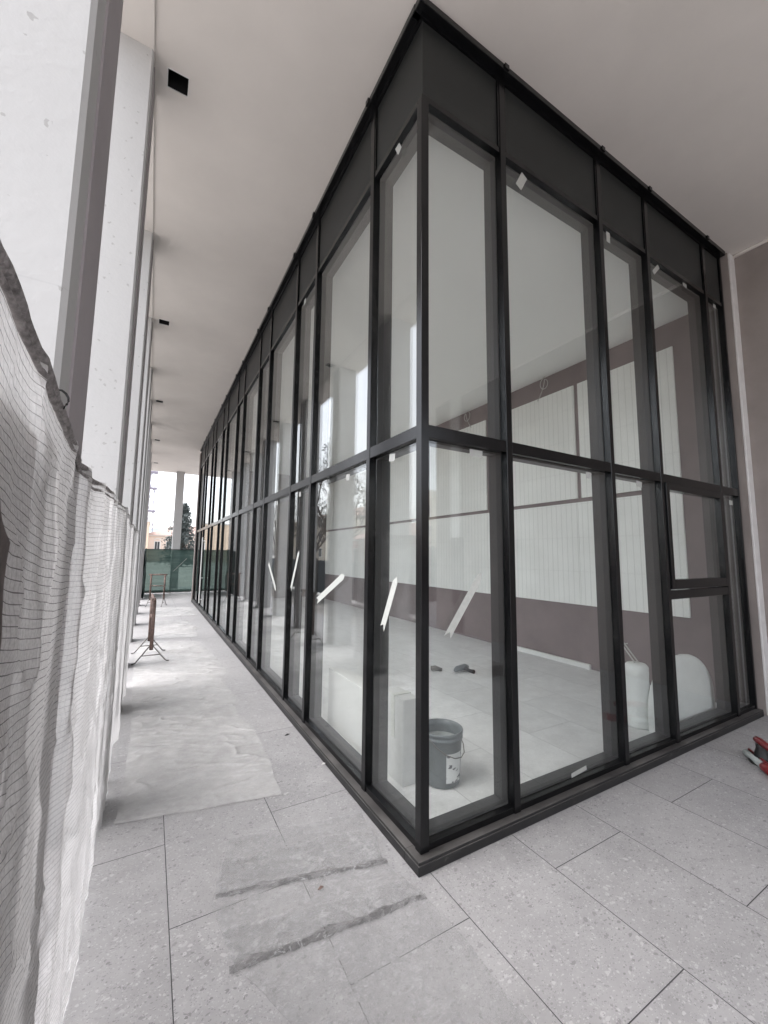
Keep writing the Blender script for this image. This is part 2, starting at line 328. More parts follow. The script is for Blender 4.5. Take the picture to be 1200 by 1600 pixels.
# ------------------------------------------------------------------ mesh helpers
class MB:
    def __init__(s): s.v = []; s.f = []; s.uv = None
    def box(s, x0, y0, z0, x1, y1, z1):
        b = len(s.v)
        s.v += [(x0,y0,z0),(x1,y0,z0),(x1,y1,z0),(x0,y1,z0),(x0,y0,z1),(x1,y0,z1),(x1,y1,z1),(x0,y1,z1)]
        s.f += [tuple(b+i for i in q) for q in ((0,3,2,1),(4,5,6,7),(0,1,5,4),(1,2,6,5),(2,3,7,6),(3,0,4,7))]
        return s
    def prism(s, pts, axis_vec):
        b = len(s.v); n = len(pts); a = Vector(axis_vec)
        s.v += [tuple(p) for p in pts] + [tuple(Vector(p) + a) for p in pts]
        s.f += [tuple(b + i for i in range(n))[::-1], tuple(b + n + i for i in range(n))]
        s.f += [(b+i, b+(i+1) % n, b+n+(i+1) % n, b+n+i) for i in range(n)]
        return s
    def tube(s, pts, r, n=8, caps=True):
        pts = [Vector(p) for p in pts]; b0 = len(s.v)
        rs = r if isinstance(r, (list, tuple)) else [r] * len(pts)
        for i, p in enumerate(pts):
            d = (pts[min(i+1, len(pts)-1)] - pts[max(i-1, 0)]).normalized()
            a = Vector((0,0,1)) if abs(d.z) < .9 else Vector((1,0,0))
            u = d.cross(a).normalized(); w = d.cross(u).normalized()
            for k in range(n):
                t = 2*math.pi*k/n; s.v.append(tuple(p + (u*math.cos(t) + w*math.sin(t)) * rs[i]))
        for i in range(len(pts)-1):
            for k in range(n):
                s.f.append((b0+i*n+k, b0+i*n+(k+1) % n, b0+(i+1)*n+(k+1) % n, b0+(i+1)*n+k))
        if caps:
            s.f.append(tuple(b0+k for k in range(n))[::-1]); s.f.append(tuple(b0+(len(pts)-1)*n+k for k in range(n)))
        return s
    def lathe(s, prof, c, n=40):
        b0 = len(s.v); cx, cy, cz = c
        for (r, z) in prof:
            for k in range(n):
                t = 2*math.pi*k/n; s.v.append((cx + r*math.cos(t), cy + r*math.sin(t), cz + z))
        for i in range(len(prof)-1):
            for k in range(n):
                s.f.append((b0+i*n+k, b0+i*n+(k+1) % n, b0+(i+1)*n+(k+1) % n, b0+(i+1)*n+k))
        return s
    def grid(s, fn, nu, nv, uvfn=None):
        b0 = len(s.v); s.uv = [] if uvfn else None
        for j in range(nv+1):
            for i in range(nu+1):
                s.v.append(tuple(fn(i/nu, j/nv)))
                if uvfn: s.uv.append(uvfn(i/nu, j/nv))
        w = nu+1
        for j in range(nv):
            for i in range(nu): s.f.append((b0+j*w+i, b0+j*w+i+1, b0+(j+1)*w+i+1, b0+(j+1)*w+i))
        return s
    def build(s, name, mat, parent=None, smooth=False, bevel=0, solid=0):
        me = bpy.data.meshes.new(name); me.from_pydata(s.v, [], s.f); me.update()
        if s.uv:
            l = me.uv_layers.new(name='UVMap')
            for lp in me.loops: l.data[lp.index].uv = s.uv[lp.vertex_index]
        if isinstance(mat, str): mat = M[mat]
        me.materials.append(mat)
        if smooth: me.polygons.foreach_set('use_smooth', [True] * len(me.polygons))
        o = bpy.data.objects.new(name, me); C.objects.link(o)
        if parent:
            o.parent = parent
            if parent.type == 'EMPTY': o.matrix_parent_inverse = parent.matrix_basis.inverted()
        if bevel:
            bm = o.modifiers.new('bevel', 'BEVEL'); bm.width = bevel; bm.segments = 2; bm.limit_method = 'ANGLE'
        if solid:
            sm = o.modifiers.new('thickness', 'SOLIDIFY'); sm.thickness = solid
        return o
def thing(name, label, cat, loc=(0,0,0), group=None):
    o = bpy.data.objects.new(name, None); o.empty_display_size = 0.1; C.objects.link(o); o.location = loc
    tag(o, label, cat, group); return o
def tag(o, label, cat, group=None):
    o['label'] = label; o['category'] = cat
    if group: o['group'] = group
    return o
def struct(o): o['kind'] = 'structure'; return o
def fbm(x, y=0, z=0, o=4): return noise.fractal(Vector((x, y, z)), 1.0, 2.0, o)

# ------------------------------------------------------------------ dimensions
ZT = 5.305           # top of the glazed wall / soffit
RM = [0.780, 1.983, 2.762, 3.972]             # mullion centres of the front
REND = 4.43
LM = []
for k in range(7): LM += [0.727 + 1.94*k, 1.987 + 1.94*k]
LEND = LM[-1]
FR = 0.045           # recess of the mullion face behind the plinth face
GL = 0.090           # outer glass face
HW = 0.027
ZB, ZTR0, ZTR1, ZH0, ZH1 = 0.075, 2.352, 2.432, 4.66, 5.23
DEPTH = 0.225
WX = 4.62            # outer wall face
WI = 4.45            # inner wall face

# ------------------------------------------------------------------ ground, paving, floor
g = MB().box(-400, -300, -0.6, 400, 500, -0.06); struct(g.build('ground', 'ground'))
g = MB().box(-2.75, -12, -0.06, 16, 20.5, 0.0); struct(g.build('pavement', 'paving'))
g = MB().box(0.085, 0.085, 0.0, WI + .2, LEND - .09, 0.004); struct(g.build('floor', 'roomfloor'))

# ------------------------------------------------------------------ soffit with square downlight holes
VY = [1.375, 5.19, 9.1, 13.02, 16.93]
def soffit():
    root = thing('soffit', 'pale plastered soffit with square unfinished light holes over the walkway', 'ceiling', (0, 5, ZT))
    xs = [-1.96, -1.412, -1.272, 9.0]; ys = [-7.2]
    for y in VY: ys += [y - .07, y + .07]
    ys.append(18.85)
    m = MB(); z = ZT + .005
    for i in range(3):
        for j in range(len(ys) - 1):
            if i == 1 and j % 2 == 1: continue
            x0, x1, y0, y1 = xs[i], xs[i+1], ys[j], ys[j+1]
            b = len(m.v); m.v += [(x0,y0,z),(x0,y1,z),(x1,y1,z),(x1,y0,z)]; m.f.append((b,b+1,b+2,b+3))
    z1 = ZT + .6
    b = len(m.v); m.v += [(-1.96,-7.2,z1),(9,-7.2,z1),(9,18.85,z1),(-1.96,18.85,z1),(-1.96,-7.2,z),(9,-7.2,z),(9,18.85,z),(-1.96,18.85,z)]
    m.f += [(b,b+1,b+2,b+3)] + [(b+4+i, b+4+(i+1) % 4, b+(i+1) % 4, b+i) for i in range(4)]
    m.build('slab', 'soffit', root)
    MB().box(-1.955, -7.19, ZT-.014, -1.503, 18.84, ZT+.0045).build('edge_band', 'soffit', root, bevel=.002)
    for y in VY:
        r = MB(); x0, x1, y0, y1 = -1.412, -1.272, y-.07, y+.07
        b = 0; r.v = [(x0,y0,z),(x1,y0,z),(x1,y1,z),(x0,y1,z),(x0,y0,z+.16),(x1,y0,z+.16),(x1,y1,z+.16),(x0,y1,z+.16)]
        r.f = [(0,1,5,4),(1,2,6,5),(2,3,7,6),(3,0,4,7),(4,5,6,7)]
        h = r.build('light_hole', 'dark', root)
        t = MB(); e = .006
        for (a0,c0,a1,c1) in ((x0-e,y0-e,x1+e,y0),(x0-e,y1,x1+e,y1+e),(x0-e,y0,x0,y1),(x1,y0,x1+e,y1)): t.box(a0,c0,z-.002,a1,c1,z+.004)
        t.build('trim_ring', 'whitepaint', h)
    return root
soffit()

# ------------------------------------------------------------------ columns of the open side
def column(x0, x1, y0, y1, label, endstrip=True, group='white columns along the open side'):
    c = thing('column', label, 'column', ((x0+x1)/2, (y0+y1)/2, 0), group)
    m = MB(); ch = .012
    pts = [(x0,y0,0),(x1-ch,y0,0),(x1,y0+ch,0),(x1,y1-ch,0),(x1-ch,y1,0),(x0,y1,0)]
    m.prism(pts, (0,0,ZT+.005)); m.build('shaft', 'column', c)
    if endstrip:
        MB().box(x1, y0+.115, .02, x1+.006, y1-.004, ZT-.016).build('end_facing', 'endface', c)
    return c
ORD = {-1: 'nearest white column fin, rising behind the sagging top of the white net',
       0: 'second white column fin from the camera, its foot behind the net',
       1: 'third white column fin from the camera, mostly hidden behind the second one',
       2: 'fourth white column fin from the camera, a thin pale edge above the net',
       3: 'fifth white column fin, just past the far end of the white net',
       4: 'sixth white column fin, next to the near rusty trestle stand',
       5: 'seventh white column fin, between the two rusty trestle stands',
       6: 'eighth white column fin, next to the far rusty trestle stand',
       7: 'ninth white column fin, near the loose end of the green fence mesh',
       8: 'tenth white column fin, last of the row at the green fence',
       -2: 'white column fin beside the camera, seen only mirrored in the glass',
       -3: 'white column fin behind the camera at the start of the row'}
for k in range(-3, 9):
    y0 = 1.218 + 1.945*k
    column(-1.87, -1.504, y0, y0 + .36, ORD[k])
column(-.50, -.175, 18.35, 18.75, 'white square column standing behind the green fence at the far end', False, None)
column(3.2, 3.55, 18.35, 18.75, 'white square column behind the glass block at the far end', False, None)

# taupe pier at the very left edge of the picture
p = MB().box(-1.66, -2.05, 0, -1.487, -.93, 1.86).build('low_pier', 'taupe', None, bevel=.01)
tag(p, 'low taupe rendered pier behind the near edge of the white net', 'pier')

# ------------------------------------------------------------------ glazed walls
def P_front(a, d): return (a, d)       # along x, depth y
def glazed(root, axis, mull, end, zsash=None, stickers=(), first=0.0):
    """axis 0: along +x with depth +y; axis 1: along +y with depth +x"""
    def bx(m, a0, d0, z0, a1, d1, z1):
        if axis == 0: m.box(a0, d0, z0, a1, d1, z1)
        else: m.box(d0, a0, z0, d1, a1, z1)
        return m
    def part(name, mat, a0, d0, z0, a1, d1, z1, parent=root, bevel=.0015):
        return bx(MB(), a0, d0, z0, a1, d1, z1).build(name, mat, parent, bevel=bevel)
    s0 = 0.0 if axis == 0 else 0.0
    # plinth and sill
    a_first = 0.0 if axis == 0 else 0.0016
    m = MB()
    st = 0.0 if axis == 0 else 0.135
    if axis == 0: bx(m, 0, 0, 0, end, .135, .050)
    else: bx(m, .135, 0, 0, end, .135, .050)
    m.build('plinth', 'sill', root, bevel=.004)
    sl = MB()
    a0 = .004 if axis == 0 else .13
    bx(sl, a0, .004, .050, end, .13, .066); sl.build('sill', 'sill', root, bevel=.003)
    # jamb posts: outer cap + inner profile as one mesh each
    edges = [FR] + list(mull)
    for a in mull:
        mm = MB(); bx(mm, a-HW, FR, .066, a+HW, GL+.012, ZT-.05)
        o = mm.build('mullion', 'frame', root, bevel=.003)
        im = MB(); bx(im, a-HW+.002, GL+.0125, .066, a+HW-.002, DEPTH, ZH0+.02); im.build('inner_post', 'inner', o, bevel=.002)
    ae = end - .012
    mm = MB(); bx(mm, ae-.03, FR, .066, ae, DEPTH, ZT-.05); mm.build('end_post', 'frame', root, bevel=.003)
    # top trim
    tm = MB(); bx(tm, .0 if axis == 0 else .06, -.004, ZT-.05, end, .10, ZT); tm.build('top_trim', 'frame', root, bevel=.004)
    clips = MB()
    for a in mull: bx(clips, a-.022, -.016, ZT-.045, a+.022, -.0042, ZT-.002)
    clips.build('trim_joint', 'frame', root, bevel=.003)
    # bays
    lo = FR + .056
    bays = []
    for a in list(mull) + [end - .042]:
        hi = a - HW if a in mull else a
        if hi - lo > .05: bays.append((lo, hi))
        lo = a + HW
    for bi, (b0, b1) in enumerate(bays):
        # rails
        for (z0, z1, nm) in ((ZTR0, ZTR1, 'transom'), (ZH0-.045, ZH0, 'head_rail'), (.066, .104, 'bottom_rail')):
            a0 = b0
            if nm == 'head_rail' and not bi: a0 = FR+.008 if axis == 0 else GL+.0123
            r = MB(); bx(r, a0, FR + (.003 if nm == 'transom' else .008), z0, b1, GL+.012, z1)
            o = r.build(nm, 'frame', root, bevel=.0025)
            r2 = MB(); bx(r2, b0-.002, GL+.0125, z0+.004, b1+.002, DEPTH-.004, z1-.004)
            r2.build('inner_rail', 'inner', o, bevel=.002)
        f0 = b0 if bi else (FR+.02 if axis == 0 else FR+.0503)
        fa = MB(); bx(fa, f0, FR+.02, ZH0, b1, FR+.05, ZT-.05); fa.build('fascia_panel', 'fascia', root)
        bd = MB(); t = .014
        if bi: bx(bd, b0, FR+.006, ZH0, b0+t, FR+.02, ZT-.05)
        bx(bd, b1-t, FR+.006, ZH0, b1, FR+.02, ZT-.05)
        bx(bd, b0+t if bi else (FR+.006 if axis == 0 else FR+.0203), FR+.006, ZT-.075, b1-t, FR+.02, ZT-.05)
        bd.build('fascia_bead', 'frame', root)
        lowtop = ZTR0
        zl0 = .104
        if zsash and bi == zsash[0]:
            s0_, s1_ = zsash[1], zsash[2]
            r = MB(); bx(r, b0, FR+.003, s0_-.09, b1, GL+.012, s0_-.012); rr = r.build('mid_rail', 'frame', root, bevel=.0025)
            MB_ = MB(); bx(MB_, b0, GL+.0125, s0_-.086, b1, DEPTH-.004, s0_-.016); MB_.build('inner_rail', 'inner', rr)
            sash = MB(); w = .062; d0, d1 = FR-.012, GL+.02
            bx(sash, b0+.004, d0, s0_, b0+w, d1, s1_); bx(sash, b1-w, d0, s0_, b1-.004, d1, s1_)
            bx(sash, b0+w, d0, s1_-w, b1-w, d1, s1_); bx(sash, b0+w, d0, s0_, b1-w, d1, s0_+.085)
            so = sash.build('opening_sash', 'frame', root, bevel=.003)
            pn = MB(); bx(pn, b0+w-.006, GL-.03, s0_+.079, b1-w+.006, GL-.006, s1_-w+.006); pn.build('glass_pane', 'glass', so)
            h = MB(); hx = (b0+b1)/2; bx(h, hx-.012, d1, s0_+.02, hx+.012, d1+.035, s0_+.045); bx(h, hx-.012, d1+.02, s0_+.02, hx+.12, d1+.035, s0_+.045); h.build('handle', 'inner', so)
            lowtop = s0_ - .09
        for (z0, z1) in ((zl0, lowtop), (ZTR1, ZH0-.045)):
            pn = MB(); bx(pn, b0-.006, GL-.015, z0-.006, b1+.006, GL+.009, z1+.006); po = pn.build('glass_pane', 'glass', root)
            sp = MB(); t = .012
            bx(sp, b0, GL+.0095, z0, b0+t, GL+.0118, z1); bx(sp, b1-t, GL+.0095, z0, b1, GL+.0118, z1)
            bx(sp, b0+t, GL+.0095, z0, b1-t, GL+.0118, z0+t); bx(sp, b0+t, GL+.0095, z1-t, b1-t, GL+.0118, z1)
            sp.build('gasket', 'black', po)
            for (a, zc, ww, hh, rot) in stickers:
                if b0 < a < b1 and z0 < zc < z1:
                    ca, sa = math.cos(R(rot)), math.sin(R(rot)); q = []
                    for (du, dv) in ((-ww/2,-hh/2),(ww/2,-hh/2),(ww/2,hh/2),(-ww/2,hh/2)):
                        aa, zz = a + du*ca - dv*sa, zc + du*sa + dv*ca
                        q.append((aa, GL-.0165, zz) if axis == 0 else (GL-.0165, aa, zz))
                    k = MB().prism(q, (0,.0012,0) if axis == 0 else (.0012,0,0)); k.build('pane_sticker', 'sticker', po)
front = thing('glazed_wall', 'short front side of the black framed glass block with an opening sash, facing the camera', 'glass wall', (2.2, 0, 0), 'black framed glass walls')
stF = [(1.003,4.53,.15,.065,62),(1.63,4.63,.10,.05,-10),(2.135,4.55,.055,.10,0),(2.37,4.635,.10,.05,-8),(2.95,4.55,.16,.045,45),(3.54,4.60,.08,.05,-8),(4.235,4.585,.06,.045,0),
       (1.69,2.30,.07,.05,0),(2.415,2.30,.085,.05,-6),(.50,2.315,.11,.045,0),(4.25,2.27,.08,.05,0),(1.43,.14,.17,.03,5)]
glazed(front, 0, RM, REND, (3, 1.372, ZTR0-.006), stF)
# corner post belongs to the front wall
MB().box(FR, FR, .066, FR+.056, FR+.056, ZH0-.045).build('corner_post', 'frame', front, bevel=.003)
side = thing('glazed_wall', 'long side of the black framed glass block running down the walkway', 'glass wall', (0, 6.8, 0), 'black framed glass walls')
stL = [(.388,4.60,.05,.14,-25),(1.188,4.62,.09,.045,12),(.427,2.305,.075,.05,8),(1.137,2.285,.075,.05,5),(2.375,2.30,.06,.05,0),(2.43,4.57,.06,.06,0),(3.3,2.3,.07,.05,0)]
glazed(side, 1, LM[:-1], LEND, None, stL)
# white pull bar on the door leaf far down the long side
hb = MB(); hb.tube([(-.035,10.76,.25),(-.035,10.76,2.1)], .016, 8)
for z in (.35, .95, 2.0): hb.tube([(-.035,10.76,z),(.03,10.76,z)], .012, 6)
hb.build('pull_handle', 'whitepaint', side)

# masking tape strips stuck on the glass
def tape(pts, axis, label, w=.05):
    (a0,z0),(a1,z1) = pts; d = Vector((a1-a0, z1-z0)).normalized(); n = Vector((-d.y, d.x))*w/2
    prof = [(a0-n.x+d.x*.0, z0-n.y), (a0+d.x*.03, z0+d.y*.03), (a0+n.x-d.x*.01, z0+n.y-d.y*.01), (a1+n.x, z1+n.y), (a1+n.x*.2+d.x*.035, z1+n.y*.2+d.y*.035), (a1-n.x-d.x*.015, z1-n.y-d.y*.015)]
    q = [(a, GL-.0168, z) if axis == 0 else (GL-.0168, a, z) for a, z in prof]
    o = MB().prism(q, (0,.0015,0) if axis == 0 else (.0015,0,0)).build('masking_tape', 'tape')
    tag(o, label, 'tape', 'paper tape strips on the panes')
tape([(.255,1.175),(.512,1.515)], 0, 'slanted white paper tape on the front pane right of the corner post')
tape([(.535,1.165),(.372,1.485)], 1, 'slanted white paper tape on the side pane just left of the corner post', .055)
tape([(1.77,1.22),(1.19,1.475)], 1, 'white paper tape on the second side pane, lying at a low slant', .055)
tape([(2.59,1.26),(2.36,1.66)], 1, 'white paper tape on the narrow third side pane')
tape([(3.62,1.53),(3.22,1.22)], 1, 'paper tape on the fourth side pane leaning the other way')

# ------------------------------------------------------------------ walls and room
w = thing('plaster_wall', 'mauve plastered wall at the right, running on into the glazed room', 'wall', (4.8, 3, 0))
m = MB(); m.box(WX, -5.75, 0, WX+.3, -.0, ZT+.004); m.box(4.475, .0, 0, WX+.3, .30, ZT+.004); 
m.build('wall_body', 'mauve', w)
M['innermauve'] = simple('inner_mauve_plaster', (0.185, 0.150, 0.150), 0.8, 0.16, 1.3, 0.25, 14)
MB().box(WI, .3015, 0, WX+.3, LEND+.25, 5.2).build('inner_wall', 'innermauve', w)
MB().box(4.49, -.022, .0, WX, -.0005, ZT-.004).build('sealant_strip', 'strip', w, bevel=.006)
# uneven plaster bead at the top of the outside wall
bd = MB()
pts = [(WX-.012, -.02 - i*.12, ZT-.012 + .008*fbm(i*.6)) for i in range(48)]
bd.tube(pts, [.022 + .008*fbm(i*.9, 3) for i in range(48)], 6); bd.build('top_bead', 'soffit', w, smooth=True)
# ribbed sheets on the inner wall
rows = ((.93, 2.50), (2.565, 4.40))
ysp = [.62, 1.98, 2.05, 3.95, 4.02, 5.92, 5.99, 7.89, 7.96, 9.86, 9.93, 11.83, 11.9, 13.4]
for (z0, z1) in rows:
    for i in range(0, len(ysp), 2):
        if z0 < 1 and i > 0 and i % 2 == 0:
            pass
        y0, y1 = ysp[i], ysp[i+1]
        if z0 < 1 and i+2 < len(ysp): y1 = ysp[i+2] - .004
        if z0 < 1 and i > 0: y0 = ysp[i]
        MB().box(WI-.028, y0, z0, WI-.0005, y1, z1).build('ribbed_panel', 'ribbed', w, bevel=.002)
MB().box(WI-.05, 1.95, .0045, WI-.0005, 3.55, .075).build('foam_skirting', 'whitepaint', w, bevel=.006)
rw = MB().box(.02, LEND+.002, 0, WI-.002, LEND+.25, 5.2).build('end_wall', 'mauve'); tag(rw, 'mauve plastered far end wall inside the glazed room', 'wall')
rc = MB().box(DEPTH+.004, DEPTH+.004, 4.745, WI-.003, LEND-.002, 5.1).build('room_ceiling', 'roomceil'); tag(rc, 'pale flat ceiling inside the glazed room', 'ceiling')
# loose cable loops at the top of the inner wall
def cable(y, z, k, label):
    pts = []
    for i in range(30):
        t = i/29; a = 2*math.pi*1.25*t + .6
        rr = .085*(1-t*.15)
        if t < .72: pts.append((WI-.06-.03*t, y + rr*math.sin(a)*k, z-.12 + rr*math.cos(a)*1.15 - t*.04))
        else:
            u = (t-.72)/.28; q = pts[20] if len(pts) > 20 else pts[-1]
            pts.append((WI-.08, q[1] + .12*u*k*(.3+u), q[2] - .34*u))
    pts = [(WI-.04, y, z+.004)] + pts
    o = MB().tube(pts, .0075, 6).build('hanging_cable', 'cablewhite', None, smooth=True); tag(o, label, 'cable')
cable(2.56, 4.742, 1, 'looped grey cable hanging from the room ceiling in front of the ribbed wall')
cable(4.52, 4.742, -1, 'looped grey cable deeper in the room, seen through the first front pane')

# ------------------------------------------------------------------ things inside the room
bk = thing('bucket', 'grey plastic paint bucket with white label on the floor behind the front glass', 'bucket', (.70, .69, .004))
bx_, by_ = .665, .665
MB().lathe([(0,.004),(.125,.004),(.132,.012),(.150,.30),(.153,.302),(.153,.318),(.158,.32),(.158,.335),(.155,.337),(.155,.352),(.160,.354),(.160,.372),(.156,.375),(.150,.375),(.149,.33),(.146,.30),(.128,.02),(0,.02)], (bx_,by_,.004), 56).build('bucket_body', 'bucket', bk, smooth=True)
MB().lathe([(0,.285),(.146,.285)], (bx_,by_,.004), 40).build('paint_fill', 'clearplastic', bk)
lab = MB()
def labf(u, v):
    a = R(-114 + 55*u); z = .045 + .2*v; r = .133 + .018*(z/.3) + .0012
    return (bx_ + r*math.cos(a), by_ + r*math.sin(a), .004 + z)
lab.grid(labf, 16, 2).build('paper_label', 'label', bk, smooth=True)
hp = [(bx_+.160*math.cos(R(20)), by_+.160*math.sin(R(20)), .35)]
for i in range(9):
    t = i/8; a = R(20 - 180*t); hp.append((bx_+.168*math.cos(a), by_+.168*math.sin(a), .345 - .13*math.sin(math.pi*t)))
MB().tube(hp, .0035, 6).build('wire_handle', 'greysteel', bk)

def roll(cx, cy, r, h, label, sticks=True):
    t = thing('insulation_roll', label, 'roll', (cx, cy, 0.004))
    pr = [(0,.0),(r,.0),(r+.004,.02)] + [(r + .006*fbm(k*.7, cx), .02 + (h-.05)*k/10) for k in range(1, 10)] + [(r, h-.03),(r-.02, h-.005),(r*.6, h),(0, h)]
    MB().lathe(pr, (cx,cy,.004), 28).build('roll_body', 'insul', t, smooth=True)
roll(2.99, .50, .105, .60, 'white upright fleece roll standing behind the third front pane')
st = MB(); st.tube([(2.97,.50,.606),(2.90,.70,.93)], .007, 6); st.tube([(3.03,.50,.606),(2.97,.72,.92)], .007, 6)
st.tube([(2.90,.60,.77),(3.03,.60,.77)], .006, 6)
st = st.build('wooden_stick', 'cablewhite'); tag(st, 'thin pale stick frame leaning on top of the upright fleece roll', 'sticks')
# rounded white sack
sk = MB()
def sack(u, v):
    a = 2*math.pi*u; z = v
    e = .62
    prof = (1 - max(0, (z-.25)/.75)**2.1)**.5 if z > .25 else 1.0
    if v >= .999: prof = 0
    ca, sa = math.cos(a), math.sin(a)
    sx_ = math.copysign(abs(ca)**e, ca)*.60*prof; sy_ = math.copysign(abs(sa)**e, sa)*.085*(.35+.65*prof if v < .999 else 0)
    n = .012*fbm(ca*2+9, sa*2, z*3)
    return (3.52 + sx_ + n, .345 + sy_ + n*.5, .004 + .66*z)
sk = sk.grid(sack, 48, 24).build('white_sack', 'insul', None, smooth=True)
tag(sk, 'big rounded white sack slumped behind the fourth front pane', 'sack')
BL = ['white insulation board on edge, nearest to the second side pane', 'white insulation board on edge, second from the second side pane', 'white insulation board on edge, third from the second side pane', 'white insulation board on edge, farthest from the second side pane']
for i in range(4):
    o = MB().box(.315+.052*i, 1.12+.03*i, .004, .315+.052*i+.05, 2.03-.02*i, .53-.012*i).build('insulation_board', 'whitepaint', None, bevel=.004)
    tag(o, BL[i], 'board', 'insulation boards standing behind the side pane')
M['cartonpale'] = simple('pale_carton', (0.58, 0.585, 0.57), 0.8, 0.08, 6)
ct = thing('carton', 'pale upright carton behind the first side pane, left of the bucket', 'carton', (.42, .86, .004))
MB().box(.36, .72, .004, .50, 1.0, .60).build('carton_body', 'cartonpale', ct, bevel=.006)
MB().box(.355, .83, .30, .505, .88, .604).build('closing_tape', 'tape', ct, bevel=.001)
# tools lying on the floor
dt = thing('power_drill', 'small grey cordless tool lying on the room floor beyond the bucket', 'tool', (2.62, 2.72, .004))
d = MB(); d.tube([(2.5,2.72,.05),(2.56,2.74,.06),(2.74,2.78,.06),(2.80,2.79,.05)], [.02,.04,.042,.025], 10); d.build('tool_body', 'bucket', dt, smooth=True)
d = MB(); d.tube([(2.70,2.77,.05),(2.74,2.66,.03),(2.75,2.6,.03)], [.028,.024,.03], 8); d.build('grip', 'black', dt, smooth=True)
db = MB().tube([(2.30,3.0,.04),(2.34,2.96,.05),(2.42,2.9,.03)], [.03,.035,.02], 8).build('rag', 'greysteel', None, smooth=True); tag(db, 'dark crumpled rag on the room floor left of the grey tool', 'rag')

# brown box standing on the paving outside (seen in the glass)
bb = thing('cardboard_box', 'low brown box outside by the front, mirrored in the first front pane', 'box', (2.93, -2.35, 0))
MB().box(2.76,-2.5,0,3.06,-2.2,.14).build('box_body', 'rust', bb, bevel=.004)
MB().box(2.75,-2.51,.14,3.07,-2.19,.155).build('lid', 'taupe', bb, bevel=.003)

# ------------------------------------------------------------------ red suction lifter at the right edge
rt = thing('hand_lifter', 'dark red hand tool with black pad lying on the paving at the right edge', 'tool', (3.05, -.45, 0))
def along(a, l, off=0, z=0):
    d = Vector((2.93-3.17, -.49+.262, 0)).normalized(); n = Vector((-d.y, d.x, 0))
    q = Vector((3.17,-.262,0)) + d*l + n*off; return (q.x, q.y, z)
MB().tube([along(0,.0,0,.03), along(0,.012,0,.03), along(0,.24,0,.03), along(0,.25,0,.03)], [.016,.026,.026,.02], 12).build('clear_tube', 'clearplastic', rt, smooth=True)
MB().tube([along(0,.25,0,.032), along(0,.27,0,.032), along(0,.46,0,.032)], [.026,.034,.034], 12).build('tube_cap', 'redmetal', rt, smooth=True)
MB().tube([along(0,.0,.03,.05), along(0,.46,.03,.05)], .011, 8).build('side_rod', 'redmetal', rt, smooth=True)
cc = (3.112, -.392, 0)
MB().lathe([(0,.0),(.085,.0),(.09,.02),(.07,.035),(.05,.05),(0,.05)], cc, 28).build('suction_pad', 'black', rt, smooth=True)
MB().lathe([(.05,.05),(.046,.075),(.034,.12),(.036,.15),(0,.15)], cc, 24).build('neck', 'black', rt, smooth=True)
gr = MB(); q = Vector(cc)
dd = Vector((2.93-3.17, -.49+.262, 0)).normalized()
gr.tube([tuple(q - dd*.062 + Vector((0,0,.155))), tuple(q - dd*.056 + Vector((0,0,.165))), tuple(q + Vector((0,0,.168))), tuple(q + dd*.12 + Vector((0,0,.165))), tuple(q + dd*.25 + Vector((0,0,.155)))], [.014,.026,.028,.026,.022], 12)
gr.build('grip_bar', 'redmetal', rt, smooth=True)

# ------------------------------------------------------------------ white knitted net along the columns
NY0, NY1 = -1.145, 4.15
TOPS = [(-1.9,2.03),(-1.28,2.05),(-1.14,1.99),(-1.03,1.962),(-.91,1.937),(-.76,1.915),(-.34,1.885),(.36,1.912),(1.8,1.962),(2.3,1.90),(3.2,1.935),(4.2,1.90)]
def interp(tab, x):
    for (a, b), (c, d) in zip(tab, tab[1:]):
        if x <= c: return b + (d-b)*max(0, (x-a)/(c-a))
    return tab[-1][1]
GATH = [(-.52,.055,.05), (-.25,.03,.06), (.55,.05,.06), (1.15,.035,.05), (1.8,.06,.08), (2.4,.05,.07), (3.1,.05,.07), (3.7,.05,.07)]
def net_x(y, z):
    x = -1.468 + .010*math.sin(y*5.1 + .5*z) + .007*fbm(y*3.3, z*1.4, 2) + .005*fbm(y*11, z*5, 5) + .010*max(0, 1-abs(fbm(y*2.6+z*.9, z*2.1-y*.8, 12, 3))*4)**2*max(0, min(1, (2.2-y)))
    for (gy, amp, wd) in GATH:
        yy = y - gy - .10*(1.0 - z/1.95) * (1 if gy < 0 else .4) - .015*math.sin(z*4+gy)
        x -= amp*.42*math.exp(-(yy/wd)**2)*(0.55+.45*math.sin(2.0*z + gy*3)**2)
        x += amp*.30*math.exp(-((yy-wd*1.5)/wd)**2)
    return min(x, -1.428) if z > .05 else min(x, -1.43)
def net_p(u, v):
    y = NY0 + (NY1-NY0)*u
    if u < .0001: pass
    top = interp(TOPS, y)
    # left selvage wavers
    z = top*v
    edge = (.02*math.sin(z*3.1+.6) + .008*math.sin(z*34)) * max(0, 1-u*14)
    # near the top the selvage runs on toward the camera
    edge += -(.27*max(0, (z-1.62)/.4)) * max(0, 1-u*9)
    y += edge
    return (net_x(y, z), y, max(.003, z + .006*fbm(y*4, z*2, 8)*(1-v)))
nt_ = thing('safety_net', 'white knitted building site net tied along the columns at the left', 'net', (-1.47, 1.5, 0))
MB().grid(net_p, 560, 150, lambda u, v: (u*(NY1-NY0), v*1.95)).build('net_sheet', 'net', nt_, smooth=True)
